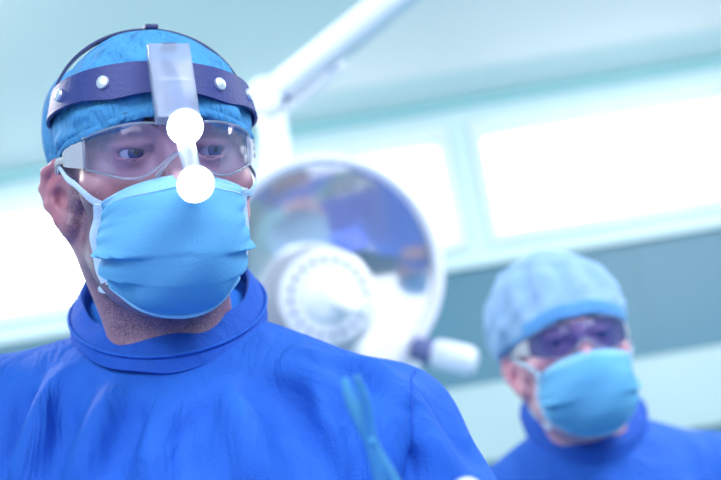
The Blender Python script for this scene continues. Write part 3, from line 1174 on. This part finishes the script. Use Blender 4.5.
# ------------------------------------------------------------------ hands
def make_glove(person, wrist, d, palm, curl, side, scale=1.0, pinch=False):
    """a gloved hand: wrist point, pointing d, palm normal; four unequal fingers and a thumb from the side of the palm"""
    d = np.array(d, float)
    d /= np.linalg.norm(d)
    n = np.array(palm, float)
    n -= (n @ d) * d
    n /= np.linalg.norm(n)
    s = np.cross(d, n) * side
    W = np.array(wrist, float)
    k = scale
    L = lambda a, b, c: W + k * (a * s + b * d + c * n)      # across, along, palmwards
    prims = [(L(0, -.035, 0), L(0, .01, 0), .034 * k, .030 * k, .02)]
    for a in (-.027, -.009, .009, .027):
        prims.append((L(a * .7, .015, 0), L(a, .085, -.002), .0165 * k, .0135 * k, .012))
    tips = []
    for a, ln, r, c in ((-.028, .94, .0092, curl[0]), (-.009, 1.04, .0094, curl[1]), (.010, .98, .0090, curl[2]), (.028, .78, .0080, curl[3])):
        p = np.array([a, .087, -.001])
        ang = c * .75
        for q, seg in enumerate((.046, .028, .022)):
            e = p + seg * ln * np.array([a * 1.2 * (1 - c * .4), math.cos(ang), math.sin(ang)])
            prims.append((L(*p), L(*e), (r - .0006 * q) * k, (r - .0006 * (q + 1)) * k, .004))
            p = e
            ang += c * (.85 if q == 0 else .55)
        tips.append(L(*p))
    p = np.array([-.024, .020, .006])
    for e, r0, r1 in ((np.array([-.046, .048, .022]), .0155, .0115), (np.array([-.048, .080, .036]), .0110, .0098), (np.array([-.036, .103, .046]), .0096, .0082)):
        prims.append((L(*p), L(*e), r0 * k, r1 * k, .008))
        p = e
    tips.append(L(*p))
    lo = np.min([np.minimum(a, b) for a, b, *_ in prims], 0) - .03
    hi = np.max([np.maximum(a, b) for a, b, *_ in prims], 0) + .03
    g = Field(*[span((lo[i], hi[i], .0026)) for i in range(3)])
    for a, b, ra, rb, kk in prims:
        g.op(cone(a, b, ra, rb), kk, '+', .025)
    v, q = g.mesh()
    o = obj('surgical_glove', to_mesh('surgical_glove', v, q), M_GLOVE, person)
    cuff = [W - d * .036 + k * .034 * (math.cos(t) * s + math.sin(t) * n) for t in np.linspace(0, 2 * math.pi, 33)[:-1]]
    obj('glove_cuff', sweep('glove_cuff', cuff, .002, .002, closed=True, segs=8), M_GLOVE, o)
    return o, tips


def make_legs(B, person):
    for s in ('l', 'r'):
        f = np.array(B['ft_' + s])
        hj = np.array(B['hip']) + np.array([.09 if s == 'r' else -.09, 0, -.1])
        path = spline([hj + (f - hj) * .35, hj + (f - hj) * .6, f + np.array([0, .02, .10])], 12)
        obj('trouser_leg', sweep('trouser_leg', path, np.linspace(.095, .07, 12), segs=20), M_TROUSER, person)
        g = Field(span((f[0] - .08, f[0] + .08, .006)), span((f[1] - .24, f[1] + .14, .006)), span((-.012, .14, .006)))
        g.op(cone(f + np.array([0, .035, .05]), f + np.array([0, -.13, .042]), .050, .046), .02)
        g.op(cone(f + np.array([0, .04, .09]), f + np.array([0, .03, .05]), .045, .05), .02)
        x, y, z = g.grid()
        g.v = smax(g.v, (.0 - z).astype(np.float32) + 0 * g.v, .006)
        v, q = g.mesh()
        obj('clog', to_mesh('clog', v, q), M_SHOE, person)


# ================================================================== first surgeon
H1 = (rotm(.335, .27, .01), np.array([-.168, .9134, 1.6236]))
N1 = np.array([-.188, 1.0, 1.478])
B1 = dict(N=N1, chest=(-.185, 1.005, 1.262), hip=(-.19, 1.03, .95), ph=.6,
          trap_l=(-.245, 1.02, 1.472), sh_l=(-.372, 1.03, 1.452), el_l=(-.44, 1.02, 1.19), wr_l=(-.36, .80, 1.06),
          trap_r=(-.120, 1.02, 1.450), sh_r=(-.005, 1.02, 1.386), el_r=(.085, .985, 1.160), wr_r=(.0335, .7335, 1.2270),
          ft_l=(-.29, 1.03, 0), ft_r=(-.09, 1.03, 0))
px = lambda pts, d: [P(a, b, d) for a, b in pts]
person1 = make_body(B1, H1, .0021, dict(skin=M_SKIN, stubble=1.0, flush=1.0, gaze=(.30, -1, -.05),
                    label='surgeon with lit headlamp, blue cap and mask leaning over at left'))
folds1 = [
    (px([(372, 352), (385, 380), (390, 405), (388, 440), (384, 480)], .955), .016, 0.0124, '+', 0.64),
    (px([(340, 372), (352, 400), (362, 440), (368, 480)], .915), .016, 0.0161, '+', 0.64),
    (px([(300, 340), (318, 370), (330, 410), (340, 470)], .925), .014, 0.0161, '+', 0.64),
    (px([(400, 410), (396, 430), (394, 460), (394, 490)], .955), .010, 0.0062, '-', 0.64),
    (px([(330, 350), (345, 380), (356, 420), (360, 470)], .905), .010, 0.0099, '-', 0.64),
    (px([(16, 385), (18, 420), (20, 490)], .955), .009, 0.0062, '-', 0.64),
    (px([(30, 350), (34, 390), (38, 440), (42, 490)], .930), .016, 0.0161, '+', 0.64),
    (px([(95, 372), (92, 420), (86, 480)], .895), .014, 0.0186, '+', 0.61),
    (px([(222, 372), (238, 420), (250, 480)], .890), .014, 0.0186, '+', 0.61),
    (px([(150, 380), (150, 420), (158, 480)], .880), .014, 0.0186, '+', 0.41),
    (px([(120, 385), (118, 430), (120, 480)], .880), .012, 0.0161, '-', 0.53),
    (px([(200, 374), (192, 420), (188, 480)], .880), .010, 0.0124, '-', 0.49),
    (px([(52, 340), (60, 380), (64, 440), (66, 490)], .92), .010, 0.0112, '-', 0.64),
    (px([(310, 330), (340, 352), (372, 366)], .96), .012, 0.0124, '+', 0.61),
    (px([(405, 395), (420, 430), (436, 480)], .96), .014, 0.0161, '+', 0.53),
    (px([(425, 410), (446, 445), (462, 480)], .97), .008, 0.0087, '-', 0.33),
    (px([(275, 345), (290, 390), (300, 470)], .890), .012, 0.0161, '-', 0.41),
]
gown1, gfield1 = make_gown(B1, person1, (.0042, -.40, .12, .845, 1.10, 1.27), folds1)
make_collar(B1, gown1, person1)
SEAM = [P(412, 378, .995), P(404, 392, .965), P(394, 412, .948), P(389, 432, .940), P(388, 455, .938)]
sp = np.array([gfield1.snap(q, -.0002) for q in spline(SEAM, 30)])
obj('sleeve_seam', sweep('sleeve_seam', sp, .0012, .0012, segs=8), M_COLLAR, gown1)
make_cap(H1, person1)
make_mask(H1, person1)
make_legs(B1, person1)
goggles1 = make_goggles(H1, 'clear wraparound safety goggles on the surgeon wearing the headlamp', loc_to_world(H1, (0, -.11, .02)))
headlamp = make_headlamp(H1, 'lit twin-lens surgical headlamp on a navy headband worn over blue cap', loc_to_world(H1, (0, -.11, .06)))

def wpx(p):
    q = np.asarray(p) - CAM
    d = q @ _F
    return round(360.5 + FPX * (q @ CX) / d), round(240 - FPX * (q @ CY) / d), round(d, 3)


# gloved hands; the near one holds the forceps
d_r = np.array([-.08, -.35, .55])
glove_r, tips_r = make_glove(person1, B1['wr_r'], (.296, -.66, .69), (-.386, -.744, -.546), (.74, .87, .97, 1.02), 1)
glove_l, _ = make_glove(person1, B1['wr_l'], (.2, -.8, -.25), (.6, .2, -.8), (.5, .55, .6, .65), -1)

# ================================================================== second surgeon
H2 = (rotm(.01, .05, -.03), np.array([.271, 1.5777, 1.4975]))
N2 = np.array([.285, 1.655, 1.368])
B2 = dict(N=N2, chest=(.285, 1.66, 1.155), hip=(.285, 1.68, .86), ph=2.0, tilt=0.0, ra=.058, rj=.066,
          trap_l=(.225, 1.675, 1.350), sh_l=(.110, 1.68, 1.285), el_l=(.05, 1.68, 1.03), wr_l=(.10, 1.44, .93),
          trap_r=(.345, 1.675, 1.350), sh_r=(.460, 1.68, 1.300), el_r=(.53, 1.68, 1.05), wr_r=(.44, 1.45, .94),
          ft_l=(.19, 1.68, 0), ft_r=(.38, 1.68, 0))
person2 = make_body(B2, H2, .0030, dict(skin=M_SKIN2, stubble=.25, flush=.8, gaze=(-.05, -1, -.25),
                    label='surgeon in pale bouffant cap and blue mask standing behind at right'))
gown2, gfield2 = make_gown(B2, person2, (.006, .05, .52, 1.50, 1.76, 1.17), [])
make_collar(B2, gown2, person2, False)
make_bouffant(H2, person2)
make_mask(H2, person2, 1.09)
make_legs(B2, person2)
goggles2 = make_goggles(H2, 'clear safety goggles on the surgeon wearing the pale bouffant cap', loc_to_world(H2, (0, -.11, .02)), M_LENS2)
for s, w in (('l', (.1, -.8, -.3)), ('r', (-.1, -.8, -.3))):
    make_glove(person2, B2['wr_' + s], w, (0, -.2, -.9), (.5, .55, .6, .65), -1 if s == 'l' else 1)


# ================================================================== forceps
def sdf_px(p):
    q = np.asarray(p) - CAM
    d = q @ _F
    return 360.5 + FPX * (q @ CX) / d, 240 - FPX * (q @ CY) / d, d


M_STEEL = mat('forceps_steel', (78, 156, 204), .4, metal=.4, var=.05, scale=80)  # teal reflections on the steel are put into its base colour
fd = .63
jx = P(371, 441, fd)
froot = empty('surgical_forceps', P(402, 500, fd), 'slim steel forceps coloured with teal reflections, held upright in front of the blue gown', 'forceps')
for s, tip, tail in ((-1, P(344, 378, fd + .005), P(393, 545, fd)), (1, P(356, 376, fd - .005), P(430, 540, fd))):
    a, b = (np.array(tip), jx)
    pts = spline([a, a * .55 + b * .45 + s * .0016 * CX, b, b * .6 + tail * .4 + s * -.0006 * CX, tail], 40)
    rx = np.interp(np.linspace(0, 1, 40), [0, .2, .45, .55, 1], [.0022, .0034, .0042, .0040, .0034])
    f = obj('forceps_blade', sweep('forceps_blade', pts, rx, rx * .7, up=tuple(-_F), segs=10, power=2.6), M_STEEL, froot)
    ring = [tail + .011 * (math.cos(t) * CX + 1.25 * math.sin(t) * CY) - .012 * CY for t in np.linspace(0, 2 * math.pi, 33)[:-1]]
    obj('finger_ring', sweep('finger_ring', ring, .0022, .0022, closed=True, segs=8), M_STEEL, f)
obj('pivot_screw', lathe('pivot_screw', [(0, .0042), (.0016, .004), (.0022, .0032), (.0022, -.0035), (0, -.004)], jx, -_F, 20), M_STEEL, froot)

# ================================================================== the room
WALL_Y = 4.0
M_WALL = mat('wall_paint', (184, 210, 218), .6, var=.03, scale=2)
M_CEIL = mat('ceiling_paint', (220, 234, 236), .7, var=.03, scale=1.5)
M_CEILP = mat('ceiling_pale', (242, 240, 240), .6, var=.02, scale=1.5)
M_TEAL = mat('teal_wall_panel', (60, 112, 136), .5, var=.04, scale=2)
M_SEAM = mat('panel_seam', (72, 122, 145), .5)
M_LOW = mat('pale_wall_panel', (152, 180, 188), .45, var=.03, scale=2)
M_TRIM = mat('trim_paint', (136, 190, 198), .5)
M_FRAME = mat('window_frame_paint', (206, 218, 226), .45)
M_FLOOR = mat('floor_vinyl', (120, 180, 190), .35, var=.05, scale=4)
M_GLASS = clear('window_glass', (240, 248, 252), .05, .6, .02, (248, 252, 254))
M_DAY = emit('daylight_diffuser', (250, 252, 255), 2.8)


def struct(name, me, m, parent=None, loc=(0, 0, 0)):
    o = obj(name, me, m, parent, loc if parent is None else None)
    if parent is None:
        o['kind'] = 'structure'
    return o


def wbox(name, x0, x1, y0, y1, z0, z1, m, bevel=0.0, parent=None):
    c = ((x0 + x1) / 2, (y0 + y1) / 2, (z0 + z1) / 2)
    return struct(name, box(name, c, ((x1 - x0) / 2, (y1 - y0) / 2, (z1 - z0) / 2), None, bevel), m, parent, c)


X0, X1 = -3.2, 3.6
ZC = 2.858
# floor, ceiling, side walls (ceiling cut short and the side behind the camera left open to let light in)
wbox('floor', X0, X1, -2.6, WALL_Y, -.05, 0, M_FLOOR)
wbox('ceiling', X0, X1, -.7, WALL_Y + .15, ZC, ZC + .08, M_CEIL)
wbox('wall_left', X0 - .1, X0, -2.6, WALL_Y, 0, ZC, M_WALL)
wbox('added_low_wall', X0, X1, -2.7, -2.6, 0, 1.0, M_TEAL)  # unseen low wall added to narrow the opening that lets light in
wbox('wall_right', X1, X1 + .1, -2.6, WALL_Y, 0, ZC, M_WALL)
# the wall behind: a band of windows, a teal panel strip, pale panels under it
WZ0, WZ1 = 2.312, 2.718
wins = [(-2.95, -1.87), (-1.70, -.70), (-.53, .352), (.522, 1.50), (1.67, 2.65)]
WINL = [(-2.95, -1.95), (-1.78, -.78), (-.62, .352), (.522, 1.50), (1.67, 2.65)]
bm = bmesh.new()
segs = [X0] + [v for w in WINL for v in w] + [X1]
for a, b in zip(segs[::2], segs[1::2]):
    box('', ((a + b) / 2, WALL_Y + .07, (2.20 + ZC) / 2), ((b - a) / 2, .07, (ZC - 2.20) / 2), None, 0, 1, bm)
for a, b in WINL:
    box('', ((a + b) / 2, WALL_Y + .07, (2.20 + WZ0) / 2), ((b - a) / 2, .07, (WZ0 - 2.20) / 2), None, 0, 1, bm)
    box('', ((a + b) / 2, WALL_Y + .07, (WZ1 + ZC) / 2), ((b - a) / 2, .07, (ZC - WZ1) / 2), None, 0, 1, bm)
struct('wall_back', from_bm('wall_back', bm, False), M_WALL, None, (0, WALL_Y, 0))
wbox('wall_back_teal_band', X0, X1, WALL_Y + .03, WALL_Y + .14, 1.765, 2.20, M_TEAL)
for xs in (-2.2, -1.1, 0.0, 1.0, 2.1):
    wbox('trim_1', xs - .004, xs + .004, WALL_Y + .026, WALL_Y + .03, 1.765, 2.20, M_SEAM)
wbox('wall_back_lower', X0, X1, WALL_Y + .012, WALL_Y + .14, 1.49, 1.765, M_LOW)
wbox('wall_back_base', X0, X1, WALL_Y + .03, WALL_Y + .14, 0, 1.49, M_TEAL)
wbox('trim_2', X0, X1, WALL_Y - .03, WALL_Y, ZC - .035, ZC, M_TRIM, .004)
for k, (a, b) in enumerate(WINL):
    fr = .042
    bm = bmesh.new()
    for q in ((a - fr, a, WZ0 - fr, WZ1 + fr), (b, b + fr, WZ0 - fr, WZ1 + fr), (a, b, WZ0 - fr, WZ0), (a, b, WZ1, WZ1 + fr)):
        box('', ((q[0] + q[1]) / 2, WALL_Y - .008, (q[2] + q[3]) / 2), ((q[1] - q[0]) / 2, .016, (q[3] - q[2]) / 2), None, .004, 2, bm)
    o = struct('window_%d' % (k + 1), from_bm('window_frame', bm, True, 35), M_FRAME, None, ((a + b) / 2, WALL_Y, (WZ0 + WZ1) / 2))
    obj('window_pane', box('window_pane', ((a + b) / 2, WALL_Y + .02, (WZ0 + WZ1) / 2), ((b - a) / 2, .003, (WZ1 - WZ0) / 2)), M_GLASS, o)
    obj('window_daylight_screen', box('window_daylight_screen', ((a + b) / 2, WALL_Y + .10, (WZ0 + WZ1) / 2), ((b - a) / 2, .004, (WZ1 - WZ0) / 2)), M_DAY, o)


# paler sheet under the ceiling, its left edge following the lamp's arm
def on_ceiling(a, b):
    v = P(a, b, 1.0) - CAM
    return CAM + v * ((ZC - CAM[2]) / v[2])


cpts = [on_ceiling(282, 112), on_ceiling(400, -12), on_ceiling(460, -80)]
far_y = WALL_Y - .35
sl = (cpts[1] - cpts[0]) / (cpts[1][1] - cpts[0][1])
q0, q1 = cpts[0] + sl * (far_y - cpts[0][1]), cpts[0] + sl * (1.2 - cpts[0][1])
bm = bmesh.new()
f = bm.faces.new([bm.verts.new(p) for p in ((q0[0], far_y, ZC - .02), (X1 - .2, far_y, ZC - .02), (X1 - .2, 1.2, ZC - .02), (q1[0], 1.2, ZC - .02))])
r = bmesh.ops.extrude_face_region(bm, geom=[f])
for v in r['geom']:
    if isinstance(v, bmesh.types.BMVert):
        v.co.z += .02
struct('ceiling_pale_area', from_bm('ceiling_pale_area', bm, False), M_CEILP, None, (q0[0], far_y, ZC))

# ================================================================== surgical lamp on its ceiling arm
M_LWHITE = mat('lamp_enamel', (238, 240, 248), .35, var=.02, scale=10, coat=.3)
M_LRIM = mat('lamp_rim_enamel', (232, 232, 246), .3, var=.02, scale=10, coat=.4)
M_MIRROR = mat('lamp_reflector', (250, 252, 254), .08, metal=1.0, var=.03, scale=12)
M_JOINT = mat('lamp_joint_grey', (90, 100, 150), .45, var=.05, scale=30)
M_COVER = clear('lamp_cover_glass', (240, 246, 250), .04, .7, .02, (252, 253, 254))
M_GRIPW = mat('lamp_grip', (214, 222, 240), .4)
LC = P(328, 272, 2.30)
AX = np.array([.20, -.945, -.235])
AX /= np.linalg.norm(AX)
LR = .243
lamp = empty('surgical_lamp', LC, 'large round white surgical lamp with mirrored dish on a jointed ceiling arm', 'surgical lamp')
shell = [(0, -.150), (.06, -.147), (.12, -.128), (.18, -.088), (.222, -.040), (.238, -.005), (.232, -.005), (.214, -.040), (.174, -.082), (.115, -.121), (.06, -.139), (0, -.142)]
obj('lamp_shell', lathe('lamp_shell', shell, LC, AX, 72), M_LWHITE, lamp)
refl = [(.0, -.052)] + [(r, -.052 + .046 * (r / .226) ** 2.0) for r in np.linspace(.02, .226, 24)]
rf = obj('reflector', lathe('reflector', refl + [(.229, -.006)], LC, AX, 72), M_MIRROR, lamp)
rim = [(.228, -.012), (.244, -.010), (.250, .000), (.249, .012), (.240, .018), (.228, .014), (.224, .002)]
bmr = lathe('', rim + [rim[0]], LC, AX, 72, bm=bmesh.new())
bmesh.ops.remove_doubles(bmr, verts=bmr.verts, dist=1e-6)
obj('lamp_rim', from_bm('lamp_rim', bmr, True), M_LRIM, lamp)
cov = [(.228, .004), (.18, .012), (.12, .018), (.066, .021), (.066, .019), (.12, .016), (.18, .010), (.228, .002)]
obj('cover_glass', lathe('cover_glass', cov, LC, AX, 72), M_COVER, lamp)
hub = [(0, -.05), (.030, -.05), (.034, .010), (.094, .014), (.100, .020), (.101, .030), (.092, .038), (.050, .042), (.048, .052), (.036, .060), (0, .062)]
a0 = np.cross(AX, (0, 0, 1.))
a0 /= np.linalg.norm(a0)
a1 = np.cross(a0, AX)
HC = LC - .052 * a1 + .012 * a0
hb = obj('lamp_hub', lathe('lamp_hub', hub, HC, AX, 56), M_LWHITE, lamp)
a0 = np.cross(AX, (0, 0, 1.))
a0 /= np.linalg.norm(a0)
a1 = np.cross(a0, AX)
for k in range(20):
    t = 2 * math.pi * k / 20
    c = HC + .078 * (math.cos(t) * a0 + math.sin(t) * a1) + AX * .0385
    obj('vent_hole', lathe('vent_hole', [(0, .0022), (.0055, .0020), (.0068, .0004), (.0068, -.002), (0, -.002)], c, AX, 14), M_JOINT, hb)
hx = AX + .0 * a0
hd = obj('sterile_handle', lathe('sterile_handle', [(0, .055), (.019, .055), (.021, .066), (.020, .10), (.019, .14), (.020, .150), (.016, .160), (0, .162)], HC, AX + np.array([.42, 0, -.22]), 32), M_LWHITE, lamp)
# side grip with its grey joint on the right of the rim
ga = P(428, 352, 2.28)
gb = P(476, 364, 2.25)
gd = (gb - ga) / np.linalg.norm(gb - ga)
gl = np.linalg.norm(gb - ga)
obj('grip_joint', lathe('grip_joint', [(0, -.035), (.022, -.035), (.026, -.028), (.027, .010), (.024, .018), (0, .018)], ga, gd, 28), M_JOINT, lamp)
obj('side_grip', lathe('side_grip', [(0, .010), (.027, .012), (.0315, .020), (.033, .05), (.033, gl - .018), (.029, gl - .006), (.018, gl), (0, gl + .001)], ga, gd, 32), M_GRIPW, lamp)
gk = P(413, 376, 2.30)
obj('grip_bracket', sweep('grip_bracket', spline([LC + .235 * (P(425, 350, 2.3) - LC) / np.linalg.norm(P(425, 350, 2.3) - LC), gk, ga - gd * .02], 14), .020, .016, segs=14), M_LWHITE, lamp)
# yoke, drop tube, elbow and ceiling arm
top = P(276, 160, 2.36)
elb = P(270, 98, 2.36)
up2 = P(390, 2, 2.22)
dirn = (up2 - elb) / np.linalg.norm(up2 - elb)
tceil = (ZC - .06 - elb[2]) / dirn[2]
yk = spline([LC - AX * .12, LC - AX * .13 + np.array([-.02, .05, .09]), P(278, 175, 2.38), top], 24)
obj('yoke', sweep('yoke', yk, .030, .024, segs=16), M_LWHITE, lamp)
obj('drop_tube', sweep('drop_tube', spline([P(277, 172, 2.37), P(275, 140, 2.36), P(272, 115, 2.36), elb], 12), [.031] * 8 + [.030, .029, .031, .033], segs=24), M_LWHITE, lamp)
obj('elbow_joint', lathe('elbow_joint', [(0, -.044), (.034, -.044), (.042, -.036), (.043, .036), (.036, .044), (0, .044)], elb, _F + .2 * CX, 32), M_LWHITE, lamp)
jb = P(282, 97, 2.33)
obj('joint_cover', sweep('joint_cover', [jb - dirn * .02 - CY * .012, jb + dirn * .012 - CY * .0], [.010, .012], [.012, .014], segs=12, power=3), M_JOINT, lamp)
far = elb + dirn * tceil
arm = obj('spring_arm', sweep('spring_arm', [elb + dirn * t for t in np.linspace(.0, tceil, 12)], np.linspace(.034, .040, 12), np.linspace(.034, .040, 12), segs=20, power=2.4), M_LWHITE, lamp)
rod0, rod1 = elb + dirn * .06 - CY * .047 + CX * .014, elb + dirn * .19 - CY * .040 + CX * .014
obj('tension_rod', sweep('tension_rod', [rod0, (rod0 + rod1) / 2, rod1], .011, .009, segs=12), M_LWHITE, arm)
obj('rod_clip', sweep('rod_clip', [elb + dirn * .155 - CY * .032 + CX * .012, elb + dirn * .185 - CY * .032 + CX * .012], .010, .010, segs=12, power=3), M_JOINT, arm)
mnt = lathe('ceiling_mount', [(0, -.10), (.05, -.10), (.06, -.05), (.11, -.03), (.12, 0), (0, 0)], np.array([far[0], far[1], ZC]), (0, 0, 1), 40)
obj('ceiling_mount', mnt, M_LWHITE, lamp)

# ================================================================== unseen draped table, added to give the lamp's dish blue to reflect
M_DRAPE = mat('drape_cloth', (30, 84, 206), .8, var=.10, scale=8, bump=.3, bscale=40, sheen=.2)
tb = empty('unseen_table', (0, .12, 0), 'unseen table under a blue drape, added for the lamp dish to reflect', 'table')
nx, ny = 49, 33
G = np.zeros((nx, ny, 3))
for i, u in enumerate(np.linspace(-1, 1, nx)):
    for j, v in enumerate(np.linspace(-1, 1, ny)):
        x, y = u * 1.35, .12 + v * .72
        ox, oy = max(abs(x) - .95, 0), max(abs(y - .12) - .36, 0)
        z = .93 - min(math.hypot(ox, oy), .4) * 1.25 + .01 * math.sin(x * 9) * math.sin(y * 11)
        G[i, j] = (math.copysign(min(abs(x), .95) + ox * .18 + .012 * math.sin(y * 30) * (ox > .02), x), .12 + math.copysign(min(abs(y - .12), .36) + oy * .18 + .012 * math.sin(x * 28) * (oy > .02), y - .12), z)
obj('drape', sheet('drape', G, .004), M_DRAPE, tb)
obj('mattress', box('mattress', (0, .12, .875), (.94, .33, .045), None, .03, 3), M_JOINT, tb)
obj('table_top', box('table_top', (0, .12, .81), (.96, .34, .02), None, .008), M_STUD, tb)
obj('pedestal', box('pedestal', (0, .12, .43), (.20, .16, .37), None, .03), M_STUD, tb)
obj('table_base', box('table_base', (0, .12, .04), (.55, .26, .04), None, .02), M_STUD, tb)

# ================================================================== camera, light, view
cam = bpy.data.cameras.new('camera')
cam.sensor_width = 36
cam.lens = FPX * 36 / 721
cam.clip_start = .02
co = bpy.data.objects.new('camera', cam)
COL.objects.link(co)
Mx = Matrix([list(CX) + [CAM[0]], list(CY) + [CAM[1]], list(-_F) + [CAM[2]], [0, 0, 0, 1]])
# columns are the camera's axes
Mx = Matrix(((CX[0], CY[0], -_F[0], CAM[0]), (CX[1], CY[1], -_F[1], CAM[1]), (CX[2], CY[2], -_F[2], CAM[2]), (0, 0, 0, 1)))
co.matrix_world = Mx
SC.camera = co
cam.dof.use_dof = True
cam.dof.focus_distance = .885
cam.dof.aperture_fstop = cam.lens / 15.0
cam.dof.aperture_blades = 0


def area(name, loc, to, size, power, rgb, sy=None):
    l = bpy.data.lights.new(name, 'AREA')
    l.energy = power
    l.color = lin(rgb)[:3]
    l.size = size
    if sy:
        l.shape = 'RECTANGLE'
        l.size_y = sy
    o = bpy.data.objects.new(name, l)
    o.location = loc
    o.rotation_euler = (Vector(to) - Vector(loc)).to_track_quat('-Z', 'Y').to_euler()
    COL.objects.link(o)
    return o


area('ceiling_light', (.9, .3, 2.78), (-.1, 1.2, 1.5), 1.0, 36, (240, 246, 255))
area('ceiling_light', (-1.1, -.4, 2.75), (-.2, 1.1, 1.5), 1.0, 26, (240, 246, 255))
area('ceiling_light', (1.6, 2.3, 2.80), (1.5, 3.2, 1.2), 1.2, 76, (255, 249, 244))
area('ceiling_light', (-1.4, 2.3, 2.80), (-1.0, 3.0, 1.4), 1.0, 60, (255, 249, 244))
W = bpy.data.worlds.new('daylight')
W.use_nodes = True
SC.world = W
W.node_tree.nodes['Background'].inputs[0].default_value = lin((236, 243, 255))
W.node_tree.nodes['Background'].inputs[1].default_value = 1.25
SC.view_settings.view_transform = 'Standard'
SC.view_settings.look = 'None'
SC.view_settings.gamma = 1
SC.view_settings.use_curve_mapping = False
SC.view_settings.exposure = .47
SC.cycles.use_denoising = True
SC.cycles.max_bounces = 8
SC.cycles.transparent_max_bounces = 24
